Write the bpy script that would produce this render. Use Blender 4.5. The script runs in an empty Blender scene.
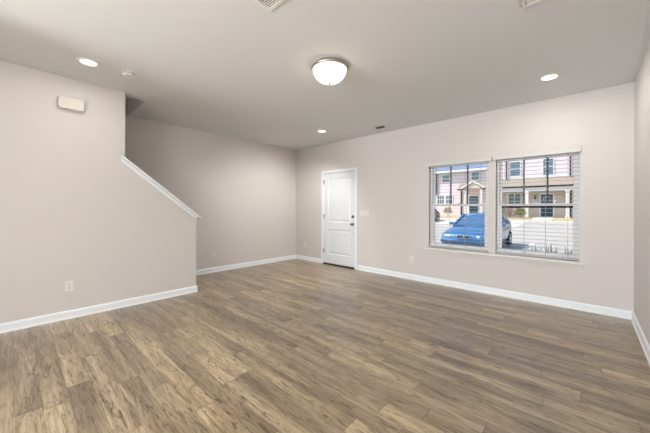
import bpy, bmesh, math, random
from mathutils import Vector, Matrix
random.seed(7)
C = bpy.context.scene.collection
SC = bpy.context.scene
PI = math.pi

# ------------------------------------------------------------------ camera
cam_d = bpy.data.cameras.new('camera')
cam = bpy.data.objects.new('camera', cam_d); C.objects.link(cam)
cam_d.sensor_width = 36.0
cam_d.lens = 284.8 / 650 * 36.0
cam_d.shift_y = -8.0 / 650
cam_d.clip_start = 0.05; cam_d.clip_end = 400
YAW, ROLL = 0.7413, 0.0042
F = Vector((-math.sin(YAW), math.cos(YAW), 0)); R0 = Vector((math.cos(YAW), math.sin(YAW), 0)); U0 = Vector((0, 0, 1))
Rv = R0*math.cos(ROLL) + U0*math.sin(ROLL); Uv = -R0*math.sin(ROLL) + U0*math.cos(ROLL)
M = Matrix((Rv, Uv, -F)).transposed().to_4x4()
M.translation = Vector((0, 0, 1.266))
cam.matrix_world = M
SC.camera = cam

# ------------------------------------------------------------------ view, world, sun
SC.view_settings.view_transform = 'Standard'
SC.view_settings.look = 'None'
SC.view_settings.gamma = 1.0
SC.view_settings.use_curve_mapping = False
SC.view_settings.exposure = 0.33

w = bpy.data.worlds.new('world'); SC.world = w; w.use_nodes = True
nt = w.node_tree; nt.nodes.clear()
wo = nt.nodes.new('ShaderNodeOutputWorld'); bg = nt.nodes.new('ShaderNodeBackground')
sky = nt.nodes.new('ShaderNodeTexSky'); sky.sky_type = 'NISHITA'; sky.sun_disc = False
sky.sun_elevation = math.radians(52); sky.sun_rotation = math.radians(245)
sky.air_density = 1.0; sky.dust_density = 1.5
bg.inputs['Strength'].default_value = 0.20
nt.links.new(sky.outputs[0], bg.inputs[0]); nt.links.new(bg.outputs[0], wo.inputs[0])

def light(name, kind, loc, energy, color=(1, 1, 1), rot=None, size=None, size_y=None, shape=None, radius=None):
    d = bpy.data.lights.new(name, kind); d.energy = energy; d.color = color
    if kind == 'AREA':
        d.shape = shape or 'RECTANGLE'; d.size = size
        if size_y: d.size_y = size_y
    if radius is not None: d.shadow_soft_size = radius
    o = bpy.data.objects.new(name, d); C.objects.link(o); o.location = loc
    if rot: o.rotation_euler = rot
    return o

sun = light('sun', 'SUN', (-20, -10, 40), 3.9, (1.0, 0.96, 0.9))
sun.rotation_euler = Vector((0.55, 0.30, -0.80)).to_track_quat('-Z', 'Y').to_euler()
sun.data.angle = math.radians(0.6)
# daylight coming in through the glazed back door behind the viewpoint
light('back_door_daylight', 'AREA', (-2.6, -4.75, 1.10), 212, (0.93, 0.97, 1.0), (-PI/2 - math.radians(25), 0, PI), 1.1, 1.9)
light('rear_ceiling_fill', 'AREA', (-1.4, -2.4, 2.72), 45, (1.0, 0.98, 0.95), (0, 0, 0), 2.4, 2.6)  # unseen area lamp added to fill the room evenly
light('rear_point_fill', 'POINT', (-0.9, -2.0, 1.50), 85, (1.0, 0.98, 0.95), radius=0.2)  # added point fill behind the camera, lifts the walls and ceiling
light('stairwell_fill', 'POINT', (-4.95, -0.8, 4.9), 9, (1.0, 0.9, 0.78), radius=0.12)  # unseen lamp added to brighten the stairwell opening

# ------------------------------------------------------------------ room numbers
H = 2.74
XN, XF, YF, XR = -4.338, -5.414, 4.82, 0.41     # stair wall, far left wall, window wall, right wall
YB = -4.8
TK = 0.115                                      # partition thickness

# ------------------------------------------------------------------ mesh helpers
def box(bm, x0, x1, y0, y1, z0, z1):
    vs = [bm.verts.new((x, y, z)) for z in (z0, z1) for y in (y0, y1) for x in (x0, x1)]
    for f in ((0, 2, 3, 1), (4, 5, 7, 6), (0, 1, 5, 4), (2, 6, 7, 3), (0, 4, 6, 2), (1, 3, 7, 5)):
        bm.faces.new([vs[i] for i in f])
    return vs

def prism(bm, pts, axis, a0, a1):
    """polygon in the plane across `axis`, extruded a0..a1. axis 'x': (y,z); 'y': (x,z); 'z': (x,y)"""
    def P(p, a):
        return {'x': (a, p[0], p[1]), 'y': (p[0], a, p[1]), 'z': (p[0], p[1], a)}[axis]
    A = [bm.verts.new(P(p, a0)) for p in pts]; B = [bm.verts.new(P(p, a1)) for p in pts]
    n = len(pts)
    bm.faces.new(A); bm.faces.new(B[::-1])
    for i in range(n):
        bm.faces.new((A[i], B[i], B[(i+1) % n], A[(i+1) % n]))

def lathe(bm, prof, c, axis='z', n=32):
    """profile of (radius, height) spun about an axis through c"""
    rings = []
    for r, h in prof:
        ring = []
        for k in range(n if r > 1e-6 else 1):
            a = 2*PI*k/n
            u, v = r*math.cos(a), r*math.sin(a)
            p = {'z': (u, v, h), 'y': (u, h, v), 'x': (h, u, v)}[axis]
            ring.append(bm.verts.new((c[0]+p[0], c[1]+p[1], c[2]+p[2])))
        rings.append(ring)
    for A, B in zip(rings, rings[1:]):
        if len(A) == 1 and len(B) == 1: continue
        for k in range(n):
            k2 = (k+1) % n
            if len(A) == 1: bm.faces.new((A[0], B[k], B[k2]))
            elif len(B) == 1: bm.faces.new((A[k], B[0], A[k2]))
            else: bm.faces.new((A[k], B[k], B[k2], A[k2]))

def new(): return bmesh.new()

def obj(name, bm, mat, parent=None, smooth=False, bevel=0.0, seg=2):
    bmesh.ops.remove_doubles(bm, verts=bm.verts, dist=1e-6)
    bmesh.ops.recalc_face_normals(bm, faces=bm.faces)
    me = bpy.data.meshes.new(name); bm.to_mesh(me); bm.free()
    o = bpy.data.objects.new(name, me); C.objects.link(o)
    for m in (mat if isinstance(mat, (list, tuple)) else [mat]): me.materials.append(m)
    if smooth:
        for p in me.polygons: p.use_smooth = True
    if bevel:
        b = o.modifiers.new('bevel', 'BEVEL'); b.width = bevel; b.segments = seg; b.limit_method = 'ANGLE'
    if parent is not None:
        o.parent = parent
        o.matrix_parent_inverse = Matrix.Translation(parent.location).inverted()
    return o

def boxes(name, mat, bl, parent=None, bevel=0.0):
    bm = new()
    for b in bl: box(bm, *b)
    return obj(name, bm, mat, parent, bevel=bevel)

def thing(name, label, cat, loc, group=None):
    o = bpy.data.objects.new(name, None); C.objects.link(o); o.location = loc
    o.empty_display_size = 0.1
    bpy.context.view_layer.update()
    o['label'] = label; o['category'] = cat
    if group: o['group'] = group
    return o

def sroot(name, loc):
    o = bpy.data.objects.new(name, None); C.objects.link(o); o.location = loc
    o['kind'] = 'structure'; o.empty_display_size = 0.1
    return o

def struct(o): o['kind'] = 'structure'; return o

def tag(o, label, cat, group=None):
    o['label'] = label; o['category'] = cat
    if group: o['group'] = group
    return o

# ------------------------------------------------------------------ materials
def srgb(r, g, b):
    def f(c):
        c /= 255.0
        return c/12.92 if c <= 0.04045 else ((c+0.055)/1.055)**2.4
    return (f(r), f(g), f(b), 1.0)

def mat(name, col, rough=0.5, metal=0.0, bump=0.0, bscale=200.0, var=0.0, vscale=3.0, emit=0.0, spec=None, coat=0.0):
    m = bpy.data.materials.new(name); m.use_nodes = True
    t = m.node_tree; p = t.nodes['Principled BSDF']
    c = col if len(col) == 4 else srgb(*col)
    p.inputs['Base Color'].default_value = c
    p.inputs['Roughness'].default_value = rough; p.inputs['Metallic'].default_value = metal
    if spec is not None: p.inputs['Specular IOR Level'].default_value = spec
    if coat: p.inputs['Coat Weight'].default_value = coat; p.inputs['Coat Roughness'].default_value = 0.05
    tc = t.nodes.new('ShaderNodeTexCoord')
    if var:
        n = t.nodes.new('ShaderNodeTexNoise'); n.inputs['Scale'].default_value = vscale; n.inputs['Detail'].default_value = 5
        t.links.new(tc.outputs['Object'], n.inputs['Vector'])
        mr = t.nodes.new('ShaderNodeMapRange'); mr.inputs['From Min'].default_value = 0.3; mr.inputs['From Max'].default_value = 0.7
        mr.inputs['To Min'].default_value = 1-var; mr.inputs['To Max'].default_value = 1+var
        t.links.new(n.outputs['Fac'], mr.inputs['Value'])
        mx = t.nodes.new('ShaderNodeVectorMath'); mx.operation = 'SCALE'; mx.inputs[0].default_value = c[:3]
        t.links.new(mr.outputs[0], mx.inputs['Scale']); t.links.new(mx.outputs[0], p.inputs['Base Color'])
    if bump:
        n = t.nodes.new('ShaderNodeTexNoise'); n.inputs['Scale'].default_value = bscale; n.inputs['Detail'].default_value = 3
        t.links.new(tc.outputs['Object'], n.inputs['Vector'])
        b = t.nodes.new('ShaderNodeBump'); b.inputs['Strength'].default_value = bump; b.inputs['Distance'].default_value = 0.002
        t.links.new(n.outputs['Fac'], b.inputs['Height']); t.links.new(b.outputs[0], p.inputs['Normal'])
    if emit:
        p.inputs['Emission Color'].default_value = c; p.inputs['Emission Strength'].default_value = emit
    return m

WALL = mat('wall_paint', (217, 213, 211), 0.85, bump=0.15, bscale=350, spec=0.2)
CEIL = mat('ceiling_paint', (224, 226, 227), 0.92, bump=0.2, bscale=250, spec=0.1)
WHITE = mat('trim_white', (240, 245, 250), 0.38, bump=0.03, bscale=60)
DOORW = mat('door_white', (228, 233, 239), 0.42, bump=0.03, bscale=60)
PLAST = mat('white_plastic', (232, 230, 226), 0.4, bump=0.02)
IVORY = mat('ivory_plastic', (214, 210, 203), 0.45, bump=0.02)
PLATE = mat('wall_plate_plastic', (232, 230, 226), 0.45)
SLOT = mat('socket_slot', (60, 58, 56), 0.6)
NICKEL = mat('brushed_nickel', (190, 184, 174), 0.3, 1.0, bump=0.05, bscale=400)
DNICK = mat('satin_nickel_hardware', (128, 124, 118), 0.32, 1.0)
BRONZE = mat('threshold_bronze', (62, 52, 44), 0.5, 0.6)
DARKV = mat('vent_shadow', (48, 46, 44), 0.8)
VINYL = mat('window_vinyl', (236, 237, 238), 0.4)
MUNT = mat('grille_dark', (52, 54, 62), 0.5)
RAILDK = mat('rail_black', (18, 20, 22), 0.8)
SLATM = mat('blind_slat', (188, 188, 190), 0.5)  # white slats toned grey, their backlit shade put into the colour
VALM = mat('blind_valance', (214, 212, 210), 0.45)
CORD = mat('blind_cord', (170, 168, 165), 0.8)

def glass_mat(name, tint, gl=0.06):
    m = bpy.data.materials.new(name); m.use_nodes = True; t = m.node_tree; t.nodes.clear()
    o = t.nodes.new('ShaderNodeOutputMaterial'); tr = t.nodes.new('ShaderNodeBsdfTransparent'); tr.inputs[0].default_value = tint
    g = t.nodes.new('ShaderNodeBsdfGlossy'); g.inputs['Roughness'].default_value = 0.02
    fr = t.nodes.new('ShaderNodeFresnel'); fr.inputs['IOR'].default_value = 1.03
    mx = t.nodes.new('ShaderNodeMixShader')
    t.links.new(fr.outputs[0], mx.inputs[0]); t.links.new(tr.outputs[0], mx.inputs[1]); t.links.new(g.outputs[0], mx.inputs[2])
    t.links.new(mx.outputs[0], o.inputs[0]); return m
GLASS = glass_mat('window_glass', (0.98, 0.985, 0.985, 1))

def floor_mat():
    m = bpy.data.materials.new('vinyl_plank_floor'); m.use_nodes = True; t = m.node_tree
    p = t.nodes['Principled BSDF']; L = t.links.new
    def math_(op, a, b=None, c=None):
        n = t.nodes.new('ShaderNodeMath'); n.operation = op
        for i, v in enumerate((a, b, c)):
            if v is None: continue
            if isinstance(v, (int, float)): n.inputs[i].default_value = v
            else: L(v, n.inputs[i])
        return n.outputs[0]
    def noise(vec, scale, detail=4, rough=0.55, dist=0.0):
        n = t.nodes.new('ShaderNodeTexNoise'); n.inputs['Scale'].default_value = scale; n.inputs['Detail'].default_value = detail
        n.inputs['Roughness'].default_value = rough; n.inputs['Distortion'].default_value = dist
        L(vec, n.inputs['Vector']); return n.outputs['Fac']
    def ramp(fac, stops):
        n = t.nodes.new('ShaderNodeValToRGB'); e = n.color_ramp.elements
        while len(e) < len(stops): e.new(0.5)
        for i, (pos, col) in enumerate(stops): e[i].position = pos; e[i].color = col
        L(fac, n.inputs[0]); return n.outputs[0]
    def mixc(mode, fac, a, b):
        n = t.nodes.new('ShaderNodeMix'); n.data_type = 'RGBA'; n.blend_type = mode
        if isinstance(fac, (int, float)): n.inputs[0].default_value = fac
        else: L(fac, n.inputs[0])
        for i, v in ((6, a), (7, b)):
            if isinstance(v, tuple): n.inputs[i].default_value = v
            else: L(v, n.inputs[i])
        return n.outputs[2]
    tc = t.nodes.new('ShaderNodeTexCoord'); s = t.nodes.new('ShaderNodeSeparateXYZ'); L(tc.outputs['Object'], s.inputs[0])
    X, Y = s.outputs[0], s.outputs[1]
    PW, PL = 0.127, 1.22
    row_f = math_('DIVIDE', Y, PW); row = math_('FLOOR', row_f)
    wn = t.nodes.new('ShaderNodeTexWhiteNoise'); wn.noise_dimensions = '1D'; L(row, wn.inputs['W'])
    col_f = math_('ADD', math_('DIVIDE', X, PL), math_('MULTIPLY', wn.outputs['Value'], 7.0)); col = math_('FLOOR', col_f)
    cv = t.nodes.new('ShaderNodeCombineXYZ'); L(row, cv.inputs[0]); L(col, cv.inputs[1])
    wn2 = t.nodes.new('ShaderNodeTexWhiteNoise'); wn2.noise_dimensions = '2D'; L(cv.outputs[0], wn2.inputs['Vector'])
    rnd = wn2.outputs['Value']
    sc_ = t.nodes.new('ShaderNodeSeparateColor'); L(wn2.outputs['Color'], sc_.inputs[0]); rnd2 = sc_.outputs[1]
    # plank local coordinates, shifted per plank so grain does not run on
    def coords(sx, sy, k):
        c = t.nodes.new('ShaderNodeCombineXYZ')
        L(math_('ADD', math_('MULTIPLY', X, sx), math_('MULTIPLY', rnd, 37.0*k)), c.inputs[0])
        L(math_('ADD', math_('MULTIPLY', Y, sy), math_('MULTIPLY', rnd, 91.0*k)), c.inputs[1])
        return c.outputs[0]
    broad = noise(coords(0.9, 8.0, 1), 1.0, 3, 0.55, 0.5)          # long heart/sap streaks
    fine = noise(coords(4.0, 60.0, 2), 1.0, 5, 0.7, 0.8)          # fine grain
    fig = noise(coords(3.0, 26.0, 3), 1.0, 6, 0.65, 2.6)            # figured swirls
    knot = noise(coords(5.5, 24.0, 4), 1.0, 3, 0.6, 1.4)           # dark knots and splits
    broad2 = math_('ADD', broad, math_('MULTIPLY', math_('SUBTRACT', rnd2, 0.5), 0.09))
    base = ramp(broad2, [(0.30, srgb(142, 126, 106)), (0.44, srgb(172, 155, 130)), (0.55, srgb(190, 173, 146)), (0.70, srgb(216, 200, 172))])
    tone = ramp(rnd, [(0.0, srgb(212, 206, 201)), (0.5, srgb(234, 229, 223)), (1.0, srgb(255, 250, 240))])
    c1 = mixc('MULTIPLY', 1.0, base, tone)
    c2 = mixc('MULTIPLY', 0.6, c1, ramp(fig, [(0.38, srgb(140, 128, 116)), (0.52, srgb(255, 255, 255)), (0.7, srgb(235, 230, 222))]))
    c3 = mixc('MULTIPLY', 0.5, c2, ramp(fine, [(0.34, srgb(128, 116, 104)), (0.54, srgb(255, 255, 255))]))
    kf = ramp(knot, [(0.60, (0, 0, 0, 1)), (0.68, (1, 1, 1, 1))])
    c4 = mixc('MIX', math_('MULTIPLY', kf, 0.72), c3, srgb(74, 57, 42))
    # seams
    fy = math_('FRACT', row_f); fx = math_('FRACT', col_f)
    ey = math_('MINIMUM', fy, math_('SUBTRACT', 1.0, fy)); ex = math_('MINIMUM', fx, math_('SUBTRACT', 1.0, fx))
    sy = math_('LESS_THAN', ey, 0.010); sx = math_('LESS_THAN', ex, 0.0018)
    seam = math_('MAXIMUM', sy, sx)
    c5 = mixc('MIX', math_('MULTIPLY', seam, 0.55), c4, srgb(66, 52, 40))
    L(c5, p.inputs['Base Color'])
    p.inputs['Coat Weight'].default_value = 0.5; p.inputs['Coat Roughness'].default_value = 0.28
    rg = t.nodes.new('ShaderNodeMapRange'); L(fine, rg.inputs['Value'])
    rg.inputs['To Min'].default_value = 0.28; rg.inputs['To Max'].default_value = 0.42; L(rg.outputs[0], p.inputs['Roughness'])
    b = t.nodes.new('ShaderNodeBump'); b.inputs['Strength'].default_value = 0.12; b.inputs['Distance'].default_value = 0.002
    L(math_('SUBTRACT', math_('MULTIPLY', fine, 0.5), math_('MULTIPLY', seam, 0.8)), b.inputs['Height']); L(b.outputs[0], p.inputs['Normal'])
    return m
FLOOR = floor_mat()

# ------------------------------------------------------------------ room shell
struct(boxes('floor', FLOOR, [(XF, XR, YB, YF, -0.1, 0)]))
# ceiling with the stairwell opening over the upper flight
SX0, SX1, SY0, SY1 = XF, -4.52, -2.4, 1.23
struct(boxes('ceiling', CEIL, [
    (SX1, XR+0.3, YB-0.2, YF+0.14, H, H+0.3),
    (XF-0.2, SX1, SY1, YF+0.14, H, H+0.3),
    (XF-0.2, SX1, YB-0.2, SY0, H, H+0.3)]))
# stairwell above the ceiling
struct(boxes('wall_stairwell', WALL, [
    (XF-0.2, XF, SY0-0.12, SY1+0.12, H+0.3, 5.3), (SX1, SX1+0.12, SY0-0.12, SY1+0.12, H+0.3, 5.3),
    (XF, SX1, SY0-0.12, SY0, H+0.3, 5.3), (XF, SX1, SY1, SY1+0.12, H+0.3, 5.3), (XF-0.2, SX1+0.12, SY0-0.12, SY1+0.12, 5.3, 5.4)]))
struct(boxes('wall_far_left', WALL, [(XF-0.2, XF, YB-0.2, YF+0.14, -0.1, H), (XF-0.2, XF, SY0, SY1, H, H+0.3)]))
struct(boxes('wall_right', WALL, [(XR, XR+0.2, YB-0.2, YF+0.14, -0.1, H)]))
struct(boxes('wall_back', WALL, [
    (XF, -3.17, YB-0.2, YB, -0.1, H), (-2.03, XR, YB-0.2, YB, -0.1, H), (-3.17, -2.03, YB-0.2, YB, 2.2, H)]))
# front wall: holes for the door and the two windows
WX = [(-1.990, -1.078), (-0.985, -0.055)]; WZ0, WZ1 = 0.610, 2.035
DX0, DX1, DZ1 = -4.445, -3.560, 2.062
yo = YF+0.14
struct(boxes('wall_front', WALL, [
    (XF, DX0-0.02, YF, yo, -0.1, H), (DX0-0.02, DX1+0.02, YF, yo, DZ1+0.02, H), (DX1+0.02, WX[0][0], YF, yo, -0.1, H),
    (WX[0][0], WX[1][1], YF, yo, -0.1, WZ0), (WX[0][0], WX[1][1], YF, yo, WZ1, H),
    (WX[0][1], WX[1][0], YF, yo, WZ0, WZ1), (WX[1][1], XR, YF, yo, -0.1, H)]))
# stair wall with the sloping knee wall
KY0, KZ0, KY1, KZ1 = 0.955, 1.867, 1.860, 1.143
bm = new()
prism(bm, [(YB, 0), (KY1, 0), (KY1, KZ1), (KY0, KZ0), (KY0, H), (YB, H)], 'x', XN-TK, XN)
struct(obj('wall_stair', bm, WALL))
# closet block behind the viewpoint, on the stair side
struct(boxes('wall_closet', WALL, [(XN, -3.18, -1.12, -1.0, 0, H), (-3.30, -3.18, YB, -1.12, 0, H)]))
# stairs behind the knee wall
bl = []
for i in range(13):
    y1 = 1.72 - 0.25*i
    bl.append((XF, XN-TK, y1-0.25, y1, 0, 0.19*(i+1)))
struct(boxes('stairs', mat('stair_carpet', (150, 140, 126), 0.95, bump=0.4, bscale=300), bl))

# ------------------------------------------------------------------ baseboards and trim
BP = [(0, 0), (0.024, 0), (0.024, 0.012), (0.016, 0.022), (0.015, 0.074), (0.010, 0.085), (0.006, 0.093), (0, 0.095)]
def base_x(name, wallx, sgn, y0, y1):        # runs along y on a wall of constant x, sgn = into the room
    bm = new(); A = []; B = []
    prism_pts = [(wallx+sgn*d, z) for d, z in BP]
    prism(bm, prism_pts, 'y', y0, y1); return struct(obj(name, bm, WHITE))
def base_y(name, runs, wally, sgn):
    bm = new()
    for x0, x1 in runs: prism(bm, [(wally+sgn*d, z) for d, z in BP], 'x', x0, x1)
    return struct(obj(name, bm, WHITE))
base_x('baseboard_stair', XN, 1, -1.0, KY1+0.016)
base_y('baseboard_stair_end', [(XN-TK, XN+0.016)], KY1, 1)
base_x('baseboard_far_left', XF, 1, 1.73, YF)
base_y('baseboard_front', [(XF, DX0-0.075), (DX1+0.075, XR)], YF, -1)
base_x('baseboard_right', XR, -1, YB, YF)

# knee wall cap: sloping board with apron mouldings on both faces
sl = (KZ1-KZ0)/(KY1-KY0); ln = math.hypot(1, sl)
def slope_prism(y0, y1, lo, hi, x0, x1):
    bm = new()
    f = lambda y: KZ0 + sl*(y-KY0)
    prism(bm, [(y0, f(y0)+lo), (y1, f(y1)+lo), (y1, f(y1)+hi), (y0, f(y0)+hi)], 'x', x0, x1); return bm
capr = sroot('trim_1', (XN-TK/2, 1.42, 1.5))
obj('cap_board', slope_prism(KY0, KY1+0.065, 0.006, 0.034, XN-TK-0.04, XN+0.044), WHITE, capr, bevel=0.004)
obj('cap_board', slope_prism(KY0-0.05, KY0, 0.006, 0.034, XN+0.001, XN+0.044), WHITE, capr, bevel=0.003)
obj('apron_moulding', slope_prism(KY0-0.045, KY1+0.018, -0.055, -0.007, XN+0.001, XN+0.017), WHITE, capr, bevel=0.004)
obj('apron_moulding', slope_prism(KY0+0.0, KY1+0.018, -0.055, 0.001, XN-TK-0.017, XN-TK-0.001), WHITE, capr, bevel=0.004)
obj('bed_moulding', slope_prism(KY0-0.045, KY1+0.018, -0.006, 0.005, XN+0.001, XN+0.012), WHITE, capr)
obj('end_moulding', (lambda b: (box(b, XN-TK-0.001, XN+0.017, KY1+0.001, KY1+0.017, KZ1-0.05, KZ1+0.0), b)[1])(new()), WHITE, capr)

# window stool shared by both windows
st = new(); box(st, -2.056, 0.006, YF-0.042, YF-0.0005, 0.574, 0.606)
struct(obj('trim_2', st, mat('stool_paint', (226, 225, 223), 0.5), bevel=0.006))
st = new(); box(st, -2.03, -0.02, YF-0.014, YF-0.0005, 0.535, 0.5735)
struct(obj('trim_3', st, WALL, bevel=0.003))

# ------------------------------------------------------------------ entry door
d1 = sroot('door_1', ((DX0+DX1)/2, YF, 0))
cw = 0.066
bm = new()
box(bm, DX0-cw, DX0-0.004, YF-0.018, YF-0.0005, 0, DZ1+0.006); box(bm, DX1+0.004, DX1+cw, YF-0.018, YF-0.0005, 0, DZ1+0.006)
box(bm, DX0-cw, DX1+cw, YF-0.018, YF-0.0005, DZ1+0.006, DZ1+cw)
obj('casing', bm, WHITE, d1, bevel=0.004)
boxes('jamb', WHITE, [(DX0-0.02, DX0-0.0035, YF, yo, 0, DZ1+0.004), (DX1+0.0035, DX1+0.02, YF, yo, 0, DZ1+0.004), (DX0-0.02, DX1+0.02, YF, yo, DZ1+0.004, DZ1+0.02)], d1)
# leaf with two recessed panels
bm = new()
px0, px1 = DX0+0.115, DX1-0.115
lz0 = 0.032; ly0, ly1 = YF+0.006, YF+0.05
pans = [(0.235, 0.800), (0.965, 1.940)]
box(bm, DX0, px0, ly0, ly1, lz0, DZ1-0.004); box(bm, px1, DX1, ly0, ly1, lz0, DZ1-0.004)
box(bm, px0, px1, ly0, ly1, lz0, pans[0][0]); box(bm, px0, px1, ly0, ly1, pans[0][1], pans[1][0]); box(bm, px0, px1, ly0, ly1, pans[1][1], DZ1-0.004)
leaf = obj('leaf', bm, DOORW, d1)
for a, b in pans:
    bm = new()
    def ring(i, y): return [bm.verts.new(q) for q in ((px0+i, y, a+i), (px1-i, y, a+i), (px1-i, y, b-i), (px0+i, y, b-i))]
    rs = [ring(0, ly0), ring(0.012, ly0+0.014), ring(0.026, ly0+0.014), ring(0.055, ly0+0.004)]
    for A, B in zip(rs, rs[1:]):
        for k in range(4): bm.faces.new((A[k], A[(k+1) % 4], B[(k+1) % 4], B[k]))
    bm.faces.new(rs[-1])
    obj('panel', bm, DOORW, leaf)
boxes('threshold', BRONZE, [(DX0, DX1, YF-0.03, yo, 0.0005, 0.026)], d1, bevel=0.004)
boxes('gap_strip', DARKV, [(DX0, DX1, YF+0.02, YF+0.04, DZ1-0.0035, DZ1+0.0035)], d1)  # dark strip set in the gap above the leaf
for z in (0.30, 1.09, 1.87):
    bm = new(); lathe(bm, [(0, 0), (0.008, 0), (0.008, 0.10), (0, 0.10)], (DX0-0.002, YF-0.004, z-0.05), 'z', 12)
    box(bm, DX0-0.004, DX0+0.012, YF-0.003, YF+0.004, z-0.05, z+0.05)
    obj('hinge', bm, DNICK, d1, smooth=False)
kx = DX1-0.06
bm = new(); lathe(bm, [(0, 0), (0.033, 0), (0.033, -0.008), (0.013, -0.014), (0.011, -0.034), (0.020, -0.040), (0.028, -0.052), (0.026, -0.066), (0.012, -0.073), (0, -0.074)], (kx, ly0, 0.935), 'y', 24)
obj('knob', bm, DNICK, leaf, smooth=True)
bm = new(); lathe(bm, [(0, 0), (0.034, 0), (0.034, -0.010), (0.028, -0.016), (0, -0.016)], (kx, ly0, 1.095), 'y', 24)
db = obj('deadbolt', bm, DNICK, leaf, smooth=False)
boxes('thumb_turn', DNICK, [(kx-0.006, kx+0.006, ly0-0.034, ly0-0.016, 1.075, 1.115)], leaf, bevel=0.003)
bm = new(); lathe(bm, [(0, 0), (0.009, 0), (0.009, -0.005), (0.005, -0.006), (0, -0.003)], ((DX0+DX1)/2, ly0, 1.585), 'y', 16)
obj('peephole', bm, NICKEL, leaf)
bm = new(); lathe(bm, [(0, 0), (0.010, 0), (0.010, -0.004), (0, -0.005)], (kx+0.012, ly0, 0.735), 'y', 16)
obj('cover_button', bm, NICKEL, leaf)

# ------------------------------------------------------------------ windows
def window(n, x0, x1, dark_strip):
    r = sroot('window_%d' % n, ((x0+x1)/2, YF+0.1, WZ0))
    fy0, fy1 = YF+0.066, YF+0.132
    f = 0.036
    boxes('frame', VINYL, [(x0, x0+f, fy0, fy1, WZ0, WZ1), (x1-f, x1, fy0, fy1, WZ0, WZ1), (x0+f, x1-f, fy0, fy1, WZ0, WZ0+f), (x0+f, x1-f, fy0, fy1, WZ1-f, WZ1)], r, bevel=0.003)
    zm = 1.330
    a0, a1 = x0+f, x1-f
    def sash(nm, y0, y1, z0, z1, s, mun):
        sh = boxes(nm, VINYL, [(a0, a0+s, y0, y1, z0, z1), (a1-s, a1, y0, y1, z0, z1), (a0+s, a1-s, y0, y1, z0, z0+s), (a0+s, a1-s, y0, y1, z1-s, z1)], r, bevel=0.003)
        ym = (y0+y1)/2
        boxes('pane', GLASS, [(a0+s, a1-s, ym-0.002, ym+0.002, z0+s, z1-s)], sh)
        if mun:
            for k in (1, 2):
                xm = a0+s+(a1-a0-2*s)*k/3
                boxes('muntin', MUNT, [(xm-0.010, xm+0.010, ym-0.008, ym+0.008, z0+s, z1-s)], sh)
        return sh
    sash('upper_sash', fy0+0.036, fy1-0.004, zm-0.016, WZ1-f, 0.028, True)
    lo = sash('lower_sash', fy0+0.002, fy0+0.032, WZ0+f, zm+0.016, 0.032, False)
    xm = (a0+a1)/2
    boxes('sash_lock', PLAST, [(xm-0.03, xm+0.03, fy0+0.004, fy0+0.03, zm+0.0162, zm+0.03)], lo, bevel=0.004)
    if dark_strip:
        boxes('rail_strip', RAILDK, [(a0+0.03, a1-0.03, fy0-0.004, fy0+0.0018, zm-0.042, zm-0.018)], lo)  # plain black strip under the meeting rail, one window only
    return r
window(1, *WX[0], False)
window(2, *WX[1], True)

# blinds
def blind(x0, x1, v0, v1, vz0, vz1, label):
    t = thing('window_blind', label, 'window blind', ((x0+x1)/2, YF+0.03, vz1), 'white blinds in the front windows')
    b0, b1 = x0+0.006, x1-0.006
    boxes('headrail', SLATM, [(b0, b1, YF+0.006, YF+0.056, WZ1-0.045, WZ1-0.002)], t)
    boxes('valance', VALM, [(v0, v1, YF-0.040, YF-0.026, vz0, vz1), (v0, v0+0.012, YF-0.026, YF-0.001, vz0, vz1), (v1-0.012, v1, YF-0.026, YF-0.001, vz0, vz1),
                            (v0-0.003, v1+0.003, YF-0.044, YF-0.040, vz1-0.014, vz1), (v0-0.003, v1+0.003, YF-0.044, YF-0.040, vz0, vz0+0.010)], t, bevel=0.002)
    bm = new(); z = WZ1-0.07; n = 0
    yc = YF+0.034; hw = 0.0235; tl = 0.0
    while z > WZ0+0.045:
        pts = []
        for sgn, up in ((-1, 1), (0, 1), (1, 1), (1, 0), (0, 0), (-1, 0)):
            dy = sgn*hw; dz = (0.0018 if sgn == 0 else 0) + (0.0012 if up else -0.0012) + dy*math.tan(tl)
            pts.append((yc+dy, z+dz))
        prism(bm, pts, 'x', b0, b1); z -= 0.053; n += 1
    obj('slats', bm, SLATM, t)
    boxes('bottom_rail', SLATM, [(b0, b1, yc-0.024, yc+0.024, WZ0+0.012, WZ0+0.028)], t, bevel=0.004)
    for k in (0.12, 0.37, 0.63, 0.88):
        x = b0+(b1-b0)*k
        bm = new()
        for yy in (yc-0.0255, yc+0.0255): box(bm, x-0.0012, x+0.0012, yy-0.0008, yy+0.0008, WZ0+0.028, WZ1-0.045)
        obj('ladder_cord', bm, CORD, t)
blind(*WX[0], -2.026, -1.034, 1.985, 2.058, 'left white slatted window blind, beside the front door side')
blind(*WX[1], -1.006, -0.044, 1.992, 2.068, 'right white slatted window blind, nearest the right wall')

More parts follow.
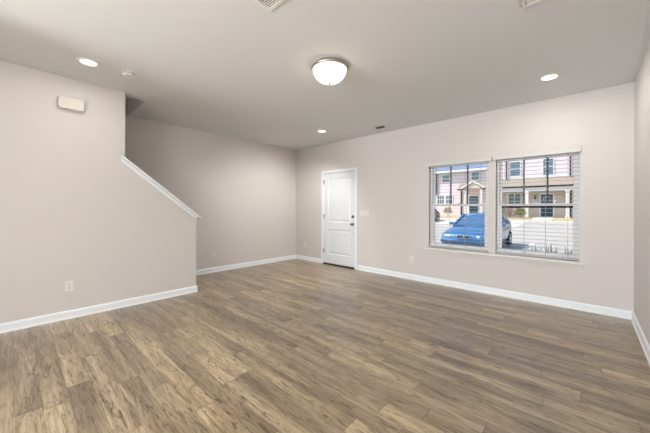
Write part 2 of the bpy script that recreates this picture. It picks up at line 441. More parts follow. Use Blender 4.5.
# ------------------------------------------------------------------ ceiling fittings
LENS = mat('led_lens', (255, 240, 214), 0.5, emit=3.2)
def downlight(x, y, label, power, aim=None, first=[None]):
    t = thing('recessed_light', label, 'ceiling light', (x, y, H), 'round recessed ceiling lights')
    if first[0] is None:
        bm = new(); lathe(bm, [(0.068, -0.0005), (0.098, -0.0005), (0.098, -0.006), (0.090, -0.011), (0.070, -0.009), (0.066, -0.004)], (x, y, H), 'z', 40)
        a = obj('trim_ring', bm, PLAST, t, smooth=True)
        bm = new(); lathe(bm, [(0.069, -0.001), (0.069, -0.006), (0, -0.008)], (x, y, H), 'z', 40)
        b = obj('lens', bm, LENS, t, smooth=True)
        first[0] = (a, b, x, y)
    else:
        a, b, fx, fy = first[0]
        for s in (a, b):
            c = s.copy(); C.objects.link(c); c.parent = t
            c.matrix_parent_inverse = Matrix.Translation((-fx, -fy, -H))
    if aim:
        lm = light('recessed_lamp', 'SPOT', (x, y, H-0.014), power, (1.0, 0.95, 0.89), radius=0.07)
        lm.rotation_euler = Vector(aim).to_track_quat('-Z', 'Y').to_euler()
        lm.data.spot_size = math.radians(126); lm.data.spot_blend = 0.8
    else:
        light('recessed_lamp', 'AREA', (x, y, H-0.014), power, (1.0, 0.95, 0.89), None, 0.15, None, 'DISK')
downlight(-3.720, 0.506, 'round recessed ceiling light above the door chime wall, beside the smoke detector', 3)
downlight(-0.302, 4.021, 'round recessed ceiling light above the right window', 7)
downlight(-3.705, 3.953, 'small far recessed ceiling light nearest the front door', 150, (-0.45, -0.05, -0.88))

# flush dome light
fx, fy = -1.952, 2.195
t = thing('flush_mount_light', 'frosted glass dome ceiling light with a nickel ring in mid ceiling', 'ceiling light', (fx, fy, H))
bm = new(); lathe(bm, [(0.0, -0.001), (0.165, -0.001), (0.172, -0.012), (0.188, -0.020), (0.192, -0.034), (0.184, -0.046), (0.172, -0.050), (0.168, -0.040), (0.0, -0.03)], (fx, fy, H), 'z', 48)
obj('ring', bm, NICKEL, t, smooth=True)
def bowl_mat():
    m = bpy.data.materials.new('frosted_bowl'); m.use_nodes = True; q = m.node_tree; q.nodes.clear(); L = q.links.new
    o = q.nodes.new('ShaderNodeOutputMaterial'); tr = q.nodes.new('ShaderNodeBsdfTranslucent'); tr.inputs[0].default_value = (.80, .74, .64, 1)
    tp = q.nodes.new('ShaderNodeBsdfTransparent'); tp.inputs[0].default_value = (1, .96, .9, 1)
    df = q.nodes.new('ShaderNodeBsdfPrincipled'); df.inputs['Base Color'].default_value = srgb(248, 240, 226); df.inputs['Roughness'].default_value = 0.15
    n = q.nodes.new('ShaderNodeTexNoise'); n.inputs['Scale'].default_value = 9; n.inputs['Detail'].default_value = 4; n.inputs['Distortion'].default_value = 2
    rp = q.nodes.new('ShaderNodeMapRange'); rp.inputs['To Min'].default_value = 0.75; rp.inputs['To Max'].default_value = 1.05
    tc = q.nodes.new('ShaderNodeTexCoord'); L(tc.outputs['Object'], n.inputs['Vector']); L(n.outputs['Fac'], rp.inputs['Value'])
    em = q.nodes.new('ShaderNodeEmission'); em.inputs[0].default_value = (1, .85, .66, 1)
    sc = q.nodes.new('ShaderNodeMath'); sc.operation = 'MULTIPLY'; sc.inputs[1].default_value = 2.6; L(rp.outputs[0], sc.inputs[0]); L(sc.outputs[0], em.inputs[1])
    m1 = q.nodes.new('ShaderNodeMixShader'); m1.inputs[0].default_value = 0.10; L(tr.outputs[0], m1.inputs[1]); L(tp.outputs[0], m1.inputs[2])
    m2 = q.nodes.new('ShaderNodeMixShader'); m2.inputs[0].default_value = 0.12; L(m1.outputs[0], m2.inputs[1]); L(df.outputs[0], m2.inputs[2])
    ad = q.nodes.new('ShaderNodeAddShader'); L(m2.outputs[0], ad.inputs[0]); L(em.outputs[0], ad.inputs[1]); L(ad.outputs[0], o.inputs[0])
    return m
prof = []
for i in range(15):
    a = i/14*PI/2
    prof.append((0.170*math.cos(a), -0.045 - 0.135*math.sin(a)))
prof[-1] = (0, prof[-1][1])
bm = new(); lathe(bm, prof, (fx, fy, H), 'z', 48)
obj('glass_bowl', bm, bowl_mat(), t, smooth=True)
bm = new(); lathe(bm, [(0, -0.176), (0.014, -0.178), (0.016, -0.186), (0.008, -0.190), (0.008, -0.198), (0.004, -0.204), (0, -0.205)], (fx, fy, H), 'z', 20)
obj('finial', bm, NICKEL, t, smooth=True)
light('dome_bulb', 'POINT', (fx+0.035, fy+0.03, H-0.105), 0.6, (1.0, 0.95, 0.88), radius=0.035)

# smoke detector
sx, sy = -3.700, 0.845
t = thing('smoke_detector', 'white smoke detector on the ceiling near the stairwell corner', 'smoke detector', (sx, sy, H))
bm = new(); lathe(bm, [(0, -0.0005), (0.066, -0.0005), (0.066, -0.008), (0.060, -0.010), (0, -0.010)], (sx, sy, H), 'z', 36); obj('base_plate', bm, PLAST, t)
bm = new(); lathe(bm, [(0.058, -0.010), (0.058, -0.022), (0.050, -0.034), (0.036, -0.038), (0.034, -0.034), (0.018, -0.034), (0.016, -0.040), (0, -0.041)], (sx, sy, H), 'z', 36); obj('cover', bm, PLAST, t, smooth=True)
bm = new(); lathe(bm, [(0.0585, -0.011), (0.0585, -0.016)], (sx, sy, H), 'z', 36); obj('sensor_gap', bm, SLOT, t)

# ceiling registers
def register(x0, x1, y0, y1, label, along_x, pitch, dark_w, body=PLAST, dark=DARKV, border=0.028):
    t = thing('ceiling_vent', label, 'vent', ((x0+x1)/2, (y0+y1)/2, H))
    b = border; z0, z1 = H-0.012, H-0.0005
    boxes('frame', body, [(x0, x1, y0, y0+b, z0, z1), (x0, x1, y1-b, y1, z0, z1), (x0, x0+b, y0+b, y1-b, z0, z1), (x1-b, x1, y0+b, y1-b, z0, z1)], t, bevel=0.004)
    boxes('duct_opening', dark, [(x0+b, x1-b, y0+b, y1-b, H-0.003, H-0.0006)], t)
    bl = []
    if along_x:
        q = y0+b+dark_w
        while q < y1-b-0.003: bl.append((x0+b, x1-b, q, q+pitch-dark_w, H-0.009, H-0.0032)); q += pitch
    else:
        q = x0+b+dark_w
        while q < x1-b-0.003: bl.append((q, q+pitch-dark_w, y0+b, y1-b, H-0.009, H-0.0032)); q += pitch
    boxes('louvres', body, bl, t)
register(-1.742, -1.39, 0.90, 1.288, 'white louvred ceiling vent cut by the top edge of the photo', True, 0.018, 0.0105)
register(-0.345, -0.05, 2.30, 2.505, 'plain white ceiling plate at the top edge, above the right window side', False, 0.02, 0.003, PLAST, PLAST)
DKM = mat('vent_dark_metal', (84, 80, 76), 0.6)
register(-2.825, -2.665, 4.415, 4.505, 'small dark slot vent in the ceiling above the switch plate', True, 0.02, 0.012, DKM, DARKV, 0.012)

# ------------------------------------------------------------------ wall fittings
# door chime on stair wall: rounded lower corners
t = thing('door_chime', 'ivory door chime box high on the stair wall', 'door chime', (XN, 0.437, 2.39))
def rrect(y0, y1, z0, z1, rb, rt, n=6):
    pts = []
    for cy, cz, r, a0 in ((y1-rb, z0+rb, rb, -PI/2), (y1-rt, z1-rt, rt, 0), (y0+rt, z1-rt, rt, PI/2), (y0+rb, z0+rb, rb, PI)):
        for k in range(n+1):
            a = a0+PI/2*k/n; pts.append((cy+r*math.cos(a), cz+r*math.sin(a)))
    return pts
bm = new(); prism(bm, rrect(0.326, 0.550, 2.372, 2.500, 0.028, 0.006), 'x', XN+0.014, XN+0.056)
obj('cover', bm, IVORY, t, bevel=0.006)
bm = new(); prism(bm, rrect(0.340, 0.536, 2.384, 2.490, 0.02, 0.005), 'x', XN+0.0005, XN+0.0138)
obj('back_plate', bm, mat('chime_back', (120, 112, 102), 0.7), t)

# outlets and switch plate. Local frame: u along wall, built facing +n
def wall_plate(name, label, cat, p, axis, gangs, group, kind):
    t = thing(name, label, cat, p, group)
    W = 0.072+0.046*(gangs-1); hh = 0.116
    def bx(u0, u1, z0, z1, d0, d1):
        if axis == 'x': return (p[0]+d0, p[0]+d1, p[1]+u0, p[1]+u1, p[2]+z0, p[2]+z1)
        return (p[0]+u0, p[0]+u1, p[1]-d1, p[1]-d0, p[2]+z0, p[2]+z1)
    boxes('plate', PLATE, [bx(-W/2, W/2, -hh/2, hh/2, 0.0005, 0.006)], t, bevel=0.002)
    for g in range(gangs):
        u = (g-(gangs-1)/2)*0.046
        if kind == 'outlet':
            for s in (-1, 1):
                f = boxes('socket', PLAST, [bx(u-0.017, u+0.017, s*0.020-0.014, s*0.020+0.014, 0.0062, 0.0085)], t, bevel=0.002)
                boxes('slots', SLOT, [bx(u-0.008, u-0.005, s*0.020-0.004, s*0.020+0.007, 0.0086, 0.0090), bx(u+0.005, u+0.008, s*0.020-0.004, s*0.020+0.007, 0.0086, 0.0090), bx(u-0.003, u+0.003, s*0.020-0.011, s*0.020-0.006, 0.0086, 0.0090)], f)
        else:
            boxes('rocker', PLATE, [bx(u-0.016, u+0.016, -0.033, 0.033, 0.0062, 0.0105)], t, bevel=0.002)
G = 'white duplex outlets low on the walls'
wall_plate('wall_outlet', 'white duplex outlet low on the stair wall, nearest the viewer', 'outlet', (XN, 0.427, 0.370), 'x', 1, G, 'outlet')
wall_plate('wall_outlet', 'white duplex outlet low on the far left wall past the stair end', 'outlet', (XF, 2.651, 0.366), 'x', 1, G, 'outlet')
wall_plate('wall_outlet', 'white duplex outlet left of the front door near the corner', 'outlet', (-5.073, YF, 0.370), 'y', 1, G, 'outlet')
wall_plate('wall_outlet', 'white duplex outlet low on the wall between door and window', 'outlet', (-2.303, YF, 0.366), 'y', 1, G, 'outlet')
wall_plate('light_switch', 'wide white multi gang switch plate right of the front door', 'light switch', (-3.315, YF, 1.178), 'y', 4, None, 'switch')

# ------------------------------------------------------------------ outdoors: ground
ASPH = mat('asphalt', (176, 172, 164), 0.9, bump=0.5, bscale=60, var=0.08, vscale=1.2)
CONC = mat('concrete', (205, 200, 190), 0.9, bump=0.3, bscale=40, var=0.05, vscale=2)
MULCH = mat('dry_lawn', (186, 166, 124), 0.95, bump=0.8, bscale=50, var=0.18, vscale=4)
PAINT = mat('stall_paint', (240, 240, 238), 0.7, var=0.04, vscale=6)
GR = -0.35
def profile_y(name, m, pts, x0, x1, thick=0.3):
    bm = new(); prism(bm, [(y, z) for y, z in pts] + [(pts[-1][0], pts[-1][1]-thick), (pts[0][0], pts[0][1]-thick)], 'x', x0, x1)
    return struct(obj(name, bm, m))
profile_y('lawn_strip', MULCH, [(YF+0.141, -0.27), (8.4, -0.27)], -30, 25)
profile_y('sidewalk', CONC, [(8.4, -0.23), (10.5, -0.23)], -30, 25)
road_pts = [(10.5, GR), (19, GR), (25, -0.10), (31.0, 0.13)]
profile_y('road', ASPH, road_pts, -60, 40)
profile_y('driveway_apron', CONC, [(25.2, -0.08), (31.0, 0.142)], -60, -3.9, 0.02)
profile_y('kerb', CONC, [(31.0, 0.22), (32.6, 0.26)], -60, 40)
profile_y('far_lawn', MULCH, [(32.6, 0.25), (35.2, 0.44), (48, 0.44)], -60, 40)
profile_y('front_walk', CONC, [(32.6, 0.265), (35.2, 0.46), (37.2, 0.46)], -3.75, -2.3, 0.02)
profile_y('front_walk_left', CONC, [(32.6, 0.265), (35.2, 0.46), (37.2, 0.46)], -10.4, -9.2, 0.02)
bm = new()
for x in (-1.84, -4.86, -7.9, -11.0, 1.2): box(bm, x-0.055, x+0.055, 11.2, 16.6, GR-0.01, GR+0.004)
struct(obj('stall_lines', bm, PAINT))

# ------------------------------------------------------------------ townhouses across the road
def siding(name, col, pitch, dark=0.86):
    m = bpy.data.materials.new(name); m.use_nodes = True; q = m.node_tree; p = q.nodes['Principled BSDF']; L = q.links.new
    tc = q.nodes.new('ShaderNodeTexCoord'); s = q.nodes.new('ShaderNodeSeparateXYZ'); L(tc.outputs['Object'], s.inputs[0])
    d = q.nodes.new('ShaderNodeMath'); d.operation = 'DIVIDE'; d.inputs[1].default_value = pitch; L(s.outputs[2], d.inputs[0])
    f = q.nodes.new('ShaderNodeMath'); f.operation = 'FRACT'; L(d.outputs[0], f.inputs[0])
    b = q.nodes.new('ShaderNodeBump'); b.inputs['Strength'].default_value = 0.7; b.inputs['Distance'].default_value = 0.02; b.invert = True
    L(f.outputs[0], b.inputs['Height']); L(b.outputs[0], p.inputs['Normal'])
    p.inputs['Base Color'].default_value = srgb(*col); p.inputs['Roughness'].default_value = 0.8
    return m
PINK = siding('pink_lap_siding', (232, 217, 219), 0.18)
BEIGE = siding('beige_lap_siding', (212, 200, 184), 0.18)
SHIN = mat('beige_shingle', (156, 144, 130), 0.9, bump=0.8, bscale=18, var=0.15, vscale=9)
BSHIN = mat('slate_blue_shingle', (112, 134, 164), 0.9, bump=0.8, bscale=18, var=0.12, vscale=9)
EXW = mat('exterior_white', (236, 232, 228), 0.6, var=0.02)
DARKM = mat('dark_gutter', (48, 44, 46), 0.5)
TEAL = mat('teal_door_paint', (30, 72, 84), 0.45, var=0.05)
PANE = mat('house_glass', (86, 116, 134), 0.06, spec=0.9, var=0.15, vscale=0.8)
BY = 37.0
def hwin(parent, x0, x1, z0, z1, y, rows=1, cols=1, name='window'):
    tr = 0.10
    f = boxes(name, EXW, [(x0-tr, x0, y-0.06, y-0.001, z0-tr, z1+tr), (x1, x1+tr, y-0.06, y-0.001, z0-tr, z1+tr), (x0, x1, y-0.06, y-0.001, z0-tr, z0), (x0, x1, y-0.06, y-0.001, z1, z1+tr)], parent)
    boxes('pane', PANE, [(x0, x1, y-0.03, y-0.001, z0, z1)], f)
    bl = []
    for k in range(1, cols): xx = x0+(x1-x0)*k/cols; bl.append((xx-0.025, xx+0.025, y-0.045, y-0.0305, z0, z1))
    for k in range(1, rows): zz = z0+(z1-z0)*k/rows; bl.append((x0, x1, y-0.045, y-0.0305, zz-0.03, zz+0.03))
    if bl: boxes('muntins', EXW, bl, f)
    return f
def hdoor(parent, x0, x1, z0, z1, y):
    d = boxes('door', TEAL, [(x0, x1, y-0.03, y-0.001, z0, z1)], parent)
    tr = 0.12
    boxes('door_trim', EXW, [(x0-tr, x0, y-0.06, y-0.001, z0, z1+tr), (x1, x1+tr, y-0.06, y-0.001, z0, z1+tr), (x0, x1, y-0.06, y-0.001, z1, z1+tr)], d)
    boxes('door_light', PANE, [(x0+0.14, x1-0.14, y-0.04, y-0.031, z0+1.15, z1-0.2)], d)
    bm = new(); lathe(bm, [(0, 0), (0.04, 0), (0.04, -0.05), (0, -0.06)], (x1-0.09, y-0.031, z0+0.98), 'y', 12); obj('door_knob', bm, NICKEL, d)
    return d

# right house
hs = thing('townhouse', 'pink sided townhouse with a long porch, seen through the right window', 'house', (-2.0, BY, 0.44))
boxes('wall', PINK, [(-8.1, 17.0, BY, BY+9, 4.4, 9.0)], hs)
boxes('ground_floor_wall', BEIGE, [(-8.1, 17.0, BY, BY+9, 0.3, 4.4)], hs)
bm = new(); prism(bm, [(BY-0.4, 8.9), (BY+4.5, 11.2), (BY+9.4, 8.9), (BY+9.4, 9.05), (BY+4.5, 11.4), (BY-0.4, 9.05)], 'x', -8.1, 17.2); obj('roof', bm, SHIN, hs)
PY = 35.5
bm = new(); prism(bm, [(PY, 3.62), (BY-0.002, 4.50), (BY-0.002, 4.42), (PY+0.1, 3.5), (PY, 3.5)], 'x', -8.1, 17.0); obj('porch_roof', bm, SHIN, hs)
boxes('band_board', EXW, [(-8.1, 17.0, BY-0.05, BY-0.001, 4.52, 4.74)], hs)
boxes('gutter', DARKM, [(-8.1, 17.05, PY-0.13, PY-0.001, 3.50, 3.64)], hs)
boxes('porch_beam', EXW, [(-8.0, 16.9, PY+0.06, PY+0.26, 3.10, 3.49)], hs)
for x in (-7.6, -4.46, -1.28, 2.2, 5.6, 9.0, 12.4, 15.8):
    bm = new(); box(bm, x-0.13, x+0.13, PY+0.03, PY+0.29, 0.44, 3.10); box(bm, x-0.18, x+0.18, PY-0.02, PY+0.34, 0.44, 0.62); box(bm, x-0.17, x+0.17, PY-0.01, PY+0.33, 2.98, 3.10)
    obj('porch_column', bm, EXW, hs, bevel=0.01)
hwin(hs, -6.15, -5.25, 4.90, 6.42, BY, 2, 1); hwin(hs, -3.25, -2.45, 4.82, 6.45, BY, 2, 1); 
for x in (0.6, 4.2, 7.8, 11.4): hwin(hs, x, x+0.9, 4.85, 6.45, BY, 2, 1)
hwin(hs, -6.3, -5.2, 1.35, 2.95, BY, 2, 2); 
for x in (-0.5, 6.4, 13.2): hwin(hs, x, x+1.0, 1.3, 2.95, BY, 2, 2)
hdoor(hs, -3.44, -2.46, 0.50, 2.80, BY); hdoor(hs, 3.4, 4.38, 0.50, 2.80, BY)
for x, z0, z1, y in ((-6.50, 4.55, 8.9, BY-0.101), (-1.13, 4.55, 8.9, BY-0.101), (-1.05, 0.46, 3.5, PY+0.301)):
    boxes('downspout', DARKM, [(x-0.06, x+0.06, y-0.1, y, z0, z1)], hs)
boxes('porch_light', DARKM, [(-3.98, -3.82, BY-0.16, BY-0.001, 2.35, 2.7)], hs, bevel=0.03)

# left house
hl = thing('townhouse', 'pink townhouse with small gabled entry, seen through the left window', 'house', (-12.0, BY, 0.44))
boxes('wall', PINK, [(-20.0, -8.11, BY+0.3, BY+9, 0.3, 5.98)], hl)
BYL = BY+0.3
bm = new(); prism(bm, [(BYL-0.5, 5.86), (BYL+4.5, 8.1), (BYL+9.0, 6.0), (BYL+9.0, 6.15), (BYL+4.5, 8.35), (BYL-0.5, 6.06)], 'x', -20.4, -8.31); obj('roof', bm, BSHIN, hl)
boxes('fascia', EXW, [(-20.4, -8.31, BYL-0.53, BYL-0.501, 5.84, 6.08)], hl)
hwin(hl, -13.62, -12.78, 4.72, 5.58, BYL, 2, 1); hwin(hl, -10.15, -9.35, 4.78, 5.66, BYL, 2, 1)
hwin(hl, -14.25, -13.42, 1.95, 2.98, BYL, 2, 3); hwin(hl, -13.16, -12.38, 1.95, 2.98, BYL, 2, 3)
hdoor(hl, -10.42, -9.42, 0.50, 2.82, BYL)
# gabled portico
gx0, gx1, gap, gz = -10.5, -8.6, 4.30, 3.62
gm = (gx0+gx1)/2
bm = new(); prism(bm, [(gx0-0.15, gz), (gx1+0.15, gz), (gm, gap)], 'y', PY+0.05, BYL-0.002); obj('portico_gable', bm, BEIGE, hl)
bm = new(); prism(bm, [(gx0-0.3, gz-0.02), (gm, gap+0.06), (gx1+0.3, gz-0.02), (gx1+0.3, gz+0.16), (gm, gap+0.26), (gx0-0.3, gz+0.16)], 'y', PY-0.08, PY+0.049); obj('rake_board', bm, EXW, hl)
bm = new(); prism(bm, [(gx0-0.3, gz-0.02), (gm, gap+0.06), (gx1+0.3, gz-0.02), (gx1+0.3, gz+0.14), (gm, gap+0.24), (gx0-0.3, gz+0.14)], 'y', PY+0.0495, BYL-0.002); obj('portico_roof', bm, SHIN, hl)
for bx0, bx1 in ((gx0-0.75, gx0-0.15), (gx1+0.12, gx1+0.46)):
    boxes('porch_gutter', DARKM, [(bx0, bx1, PY-0.12, PY+0.04, gz-0.16, gz-0.03)], hl)
bm = new(); prism(bm, [(PY+0.06, gz-0.02), (BYL-0.003, gz+0.95), (BYL-0.003, gz+0.85), (PY+0.12, gz-0.12), (PY+0.06, gz-0.12)], 'x', -11.25, -8.115); obj('porch_roof', bm, SHIN, hl)
for x in (gx0+0.1, gx1-0.1):
    boxes('porch_column', EXW, [(x-0.13, x+0.13, PY+0.06, PY+0.32, 0.44, gz-0.001)], hl, bevel=0.01)
for x, z0, z1 in ((-14.35, 3.1, 5.84), (-11.30, 0.46, gz-0.03)):
    boxes('downspout', DARKM, [(x-0.06, x+0.06, BYL-0.2, BYL-0.05, z0, z1)], hl)

# ------------------------------------------------------------------ shrubs
LEAF = mat('leaf_green', (70, 104, 52), 0.6, var=0.3, vscale=8)
LEAFY = mat('leaf_yellow_green', (140, 140, 62), 0.6, var=0.3, vscale=8)
LEAFR = mat('leaf_red', (150, 52, 50), 0.6, var=0.3, vscale=8)
LEAFD = mat('leaf_dark', (58, 66, 56), 0.6, var=0.3, vscale=10)
BARK = mat('stem_brown', (92, 72, 54), 0.9, var=0.1)
def shrub(label, x, y, z, r, h, m, n, group=None):
    t = thing('shrub', label, 'shrub', (x, y, z), group)
    bm = new()
    for i in range(n):
        a = random.uniform(0, 2*PI); u = random.uniform(-0.3, 1); rr = r*random.uniform(0.55, 1.0)*math.sqrt(max(0.05, 1-u*u*0.8))
        p = Vector((x+rr*math.cos(a), y+rr*math.sin(a), z+h*(0.45+0.5*u)))
        d = Vector((math.cos(a), math.sin(a), random.uniform(0, 1.2))).normalized(); s = d.cross(Vector((0, 0, 1))).normalized()
        l = r*random.uniform(0.16, 0.30); w = l*0.45
        nn = d.cross(s)*l*0.12
        q = [bm.verts.new(v) for v in (p, p+d*l*0.5+s*w+nn, p+d*l, p+d*l*0.5-s*w+nn)]
        bm.faces.new(q)
    obj('foliage', bm, m, t)
    bm = new()
    for k in range(5):
        a = k*2*PI/5
        p0 = Vector((x, y, z)); p1 = p0+Vector((r*0.5*math.cos(a), r*0.5*math.sin(a), h*0.7)); s = Vector((0.012, 0, 0)); s2 = Vector((0, 0.012, 0))
        A = [bm.verts.new(p0+v) for v in (s, s2, -s, -s2)]; B = [bm.verts.new(p1+v*0.5) for v in (s, s2, -s, -s2)]
        for i in range(4): bm.faces.new((A[i], A[(i+1) % 4], B[(i+1) % 4], B[i]))
    obj('stem', bm, BARK, t)
shrub('rounded green shrub in front of the porch across the road', -4.9, 34.6, 0.40, 0.48, 0.95, LEAFY, 500)
shrub('small red leaved shrub left of the green porch shrub', -5.78, 34.4, 0.38, 0.30, 1.05, LEAFR, 260)
shrub('yellow green shrub by the left townhouse, above the car', -12.2, 35.2, 0.44, 0.5, 1.05, LEAFY, 400)
shrub('low green shrub at the porch end, behind the blue car roof', -6.6, 34.7, 0.42, 0.42, 1.3, LEAF, 400)

def grass_clump(label, x, y, z, h, n, group):
    t = thing('ornamental_grass', label, 'plant', (x, y, z), group)
    bm = new()
    for i in range(n):
        a = random.uniform(0, 2*PI); out = random.uniform(0.03, 0.13); hh = h*random.uniform(0.72, 1.0)
        d = Vector((math.cos(a), math.sin(a), 0)); s = Vector((-d.y, d.x, 0))
        prev = None
        for k in range(6):
            f = k/5
            c = Vector((x, y, z)) + d*(0.02+out*f**1.6) + Vector((0, 0, hh*(f-0.16*f**4)))
            w = 0.014*(1-f*0.85)*(1.3 if 0.5 < f < 0.9 else 1)
            cur = (bm.verts.new(c+s*w), bm.verts.new(c-s*w))
            if prev: bm.faces.new((prev[0], cur[0], cur[1], prev[1]))
            prev = cur
    obj('blades', bm, LEAFD, t)
gl = ['first grass clump from the left outside the lower right window', 'second grass clump from the left outside the lower right window',
      'third grass clump from the left, nearest the right window edge']
for i, x in enumerate((-0.64, -0.42, -0.20)):
    grass_clump(gl[i], x, 6.05, -0.272, 1.12+0.03*(i % 2), 40, 'dark grass clumps outside the right window')

# ------------------------------------------------------------------ cars
TYRE = mat('tyre_rubber', (28, 28, 30), 0.8)
RIM = mat('alloy_rim', (176, 180, 184), 0.3, 0.9)
CGL = mat('car_glass', (66, 104, 140), 0.05, spec=1.0)
CHROME = mat('chrome', (205, 208, 212), 0.15, 1.0)
BLACK = mat('black_trim', (30, 32, 38), 0.5)
LAMP = mat('headlamp_glass', (214, 222, 228), 0.1, spec=0.8)
AMBER = mat('indicator_glass', (222, 150, 90), 0.2)
def car(label, x, yfront, z, paint, grille=True, kidney=True):
    """sedan, nose towards -Y; local: y = distance behind the nose"""
    t = thing('car', label, 'car', (x, yfront+2.3, z))
    # stations: (y, half width, bottom, shoulder height, top height)
    S = [(0.00, 0.70, 0.30, 0.50, 0.56), (0.06, 0.82, 0.20, 0.60, 0.66), (0.22, 0.875, 0.18, 0.68, 0.75), (0.60, 0.885, 0.18, 0.76, 0.84),
         (1.10, 0.895, 0.18, 0.83, 0.93), (1.50, 0.90, 0.18, 0.88, 0.98), (2.40, 0.905, 0.18, 0.91, 0.98), (3.30, 0.90, 0.18, 0.93, 0.99),
         (3.75, 0.89, 0.19, 0.95, 1.03), (4.25, 0.86, 0.22, 0.93, 1.02), (4.50, 0.80, 0.28, 0.86, 0.95), (4.58, 0.68, 0.34, 0.70, 0.80)]
    bm = new(); rings = []
    for y, w, b, s, tp in S:
        half = [(0, b), (w*0.80, b), (w*0.96, b+0.06), (w, b+(s-b)*0.45), (w*0.995, b+(s-b)*0.72), (w*0.955, s), (w*0.80, s+(tp-s)*0.62), (w*0.45, s+(tp-s)*0.92), (0, tp)]
        full = half + [(-u, v) for u, v in half[-2:0:-1]]
        rings.append([bm.verts.new((x+u, yfront+y, z+v)) for u, v in full])
    n = len(rings[0])
    for A, B in zip(rings, rings[1:]):
        for k in range(n): bm.faces.new((A[k], A[(k+1) % n], B[(k+1) % n], B[k]))
    bm.faces.new(rings[0]); bm.faces.new(rings[-1])
    body = obj('body', bm, paint, t, smooth=True)
    # greenhouse: glass loft, painted roof and pillars
    def ghouse(y, k):
        return None
    G0 = [(1.38, 0.80, 0.93), (3.92, 0.76, 0.99)]           # base front/back (y, half width, z)
    G1 = [(2.12, 0.60, 1.395), (3.28, 0.57, 1.395)]         # roof front/back
    bm = new()
    def vv(u, y, zz): return bm.verts.new((x+u, yfront+y, z+zz))
    base = [vv(-0.80, 1.40, 0.93), vv(0.80, 1.40, 0.93), vv(0.85, 2.5, 0.925), vv(0.78, 3.92, 0.98), vv(-0.78, 3.92, 0.98), vv(-0.85, 2.5, 0.925)]
    top = [vv(-0.58, 2.16, 1.385), vv(0.58, 2.16, 1.385), vv(0.61, 2.6, 1.40), vv(0.56, 3.26, 1.385), vv(-0.56, 3.26, 1.385), vv(-0.61, 2.6, 1.40)]
    for k in range(6): bm.faces.new((base[k], base[(k+1) % 6], top[(k+1) % 6], top[k]))
    bm.faces.new(top); bm.faces.new(base)
    obj('cabin_glass', bm, CGL, t)
    bm = new()
    rr = []
    for y, w, hz in ((2.08, 0.57, 1.385), (2.25, 0.615, 1.425), (2.7, 0.635, 1.445), (3.1, 0.62, 1.435), (3.32, 0.58, 1.395)):
        rr.append([bm.verts.new((x+u, yfront+y, z+v)) for u, v in ((-w, hz-0.04), (-w*0.8, hz), (0, hz+0.012), (w*0.8, hz), (w, hz-0.04), (0, hz-0.05))])
    for A, B in zip(rr, rr[1:]):
        for k in range(6): bm.faces.new((A[k], A[(k+1) % 6], B[(k+1) % 6], B[k]))
    bm.faces.new(rr[0]); bm.faces.new(rr[-1])
    obj('roof', bm, paint, t, smooth=True)
    def bar(bm, p, q, r):
        p = Vector(p); q = Vector(q); d = (q-p).normalized(); s = d.cross(Vector((0, 0, 1)));
        s = (s.normalized() if s.length > 1e-3 else Vector((1, 0, 0))); u = d.cross(s)
        A = [bm.verts.new(p+s*a*r+u*b*r) for a, b in ((1, 1), (1, -1), (-1, -1), (-1, 1))]; B = [bm.verts.new(q+s*a*r+u*b*r) for a, b in ((1, 1), (1, -1), (-1, -1), (-1, 1))]
        bm.faces.new(A); bm.faces.new(B[::-1])
        for k in range(4): bm.faces.new((A[k], B[k], B[(k+1) % 4], A[(k+1) % 4]))
    for sg in (-1, 1):
        for p, q, r in (((0.81, 1.38, 0.925), (0.59, 2.15, 1.395), 0.035), ((0.855, 2.56, 0.93), (0.615, 2.62, 1.40), 0.04), ((0.79, 3.95, 0.975), (0.57, 3.27, 1.39), 0.06)):
            bm = new(); bar(bm, (x+sg*p[0], yfront+p[1], z+p[2]), (x+sg*q[0], yfront+q[1], z+q[2]), r); obj('pillar', bm, paint, t)
        # mirror
        bm = new(); box(bm, x+sg*0.86 if sg > 0 else x-1.06, x+1.06 if sg > 0 else x-0.86, yfront+1.62, yfront+1.74, z+0.93, z+1.05)
        obj('wing_mirror', bm, paint, t, bevel=0.03)
        # headlights
        if kidney:
            for u, r in ((0.50, 0.075), (0.68, 0.075)):
                yy = 0.035 if u < 0.6 else 0.075
                bm = new(); lathe(bm, [(0, -0.02), (r*0.7, -0.012), (r, 0.02), (r, 0.12)], (x+sg*u, yfront+yy, z+0.585), 'y', 20); obj('headlight', bm, LAMP, t, smooth=True)
            boxes('indicator', AMBER, [(x+min(sg*0.765, sg*0.81), x+max(sg*0.765, sg*0.81), yfront+0.10, yfront+0.3, z+0.53, z+0.63)], t, bevel=0.01)
        else:
            boxes('headlight', LAMP, [(x+min(sg*0.45, sg*0.76), x+max(sg*0.45, sg*0.76), yfront+0.02, yfront+0.3, z+0.50, z+0.62)], t, bevel=0.03)
        # kidney grille
        if kidney:
            k = boxes('grille', CHROME, [(x+min(sg*0.02, sg*0.24), x+max(sg*0.02, sg*0.24), yfront-0.03, yfront+0.08, z+0.515, z+0.645)], t, bevel=0.025)
            boxes('grille_bars', BLACK, [(x+min(sg*0.045, sg*0.215), x+max(sg*0.045, sg*0.215), yfront-0.034, yfront-0.0305, z+0.54, z+0.62)], k)
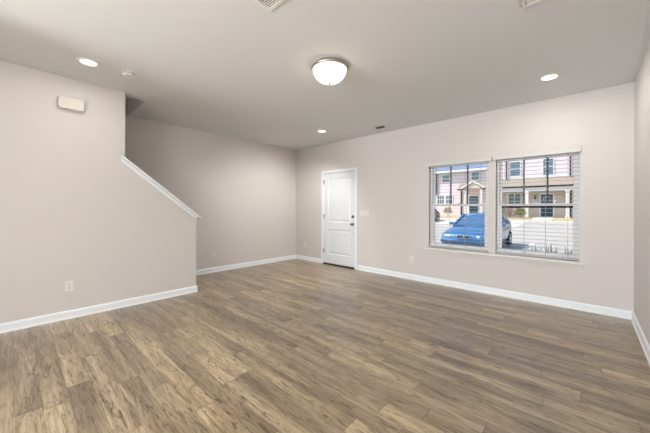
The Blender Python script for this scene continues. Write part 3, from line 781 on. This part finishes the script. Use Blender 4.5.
        # wheels
        for yw in (0.80, 3.50):
            bm = new(); cx = x+sg*0.83
            lathe(bm, [(0.20, 0.085), (0.30, 0.09), (0.322, 0.06), (0.322, -0.10), (0.28, -0.11), (0, -0.11)] if sg > 0 else [(0.20, -0.085), (0.30, -0.09), (0.322, -0.06), (0.322, 0.10), (0.28, 0.11), (0, 0.11)], (cx, yfront+yw, z+0.322), 'x', 28)
            wh = obj('wheel', bm, TYRE, t, smooth=True)
            bm = new(); lathe(bm, [(0, sg*0.075), (0.05, sg*0.08), (0.09, sg*0.06), (0.19, sg*0.07), (0.205, sg*0.09)], (cx, yfront+yw, z+0.322), 'x', 28)
            obj('rim', bm, RIM, wh, smooth=True)
            bm = new(); lathe(bm, [(0.33, sg*0.07), (0.375, sg*0.078), (0.375, sg*0.0)], (cx, yfront+yw, z+0.335), 'x', 28); obj('wheel_arch', bm, BLACK, t)
    boxes('bumper', paint, [(x-0.84, x+0.84, yfront-0.045, yfront+0.25, z+0.33, z+0.47)], t, bevel=0.05)
    boxes('air_intake', BLACK, [(x-0.66, x+0.66, yfront-0.005, yfront+0.1, z+0.21, z+0.325)], t, bevel=0.02)
    boxes('bumper_strip', BLACK, [(x-0.78, x+0.78, yfront-0.055, yfront-0.0455, z+0.385, z+0.435)], t)  # black strip made taller to carry the shadow line below the headlights
    boxes('wiper_cowl', BLACK, [(x-0.72, x+0.72, yfront+1.30, yfront+1.40, z+0.945, z+0.965)], t)
    for sg in (-1, 1):
        boxes('door_handle', CHROME, [(x+min(sg*0.90, sg*0.925), x+max(sg*0.90, sg*0.925), yfront+2.45, yfront+2.63, z+0.76, z+0.79)], t)
    return t
BLUE = mat('light_blue_car_paint', (52, 114, 164), 0.3, 0.3, coat=1.0)
GREY = mat('dark_grey_car_paint', (62, 64, 70), 0.3, 0.3, coat=1.0)
car('bright blue sedan parked nose first outside the left window', -3.35, 11.25, GR, BLUE)
car('dark car far behind the blue sedan, at the left window edge', -11.95, 25.5, -0.075, GREY, kidney=False)
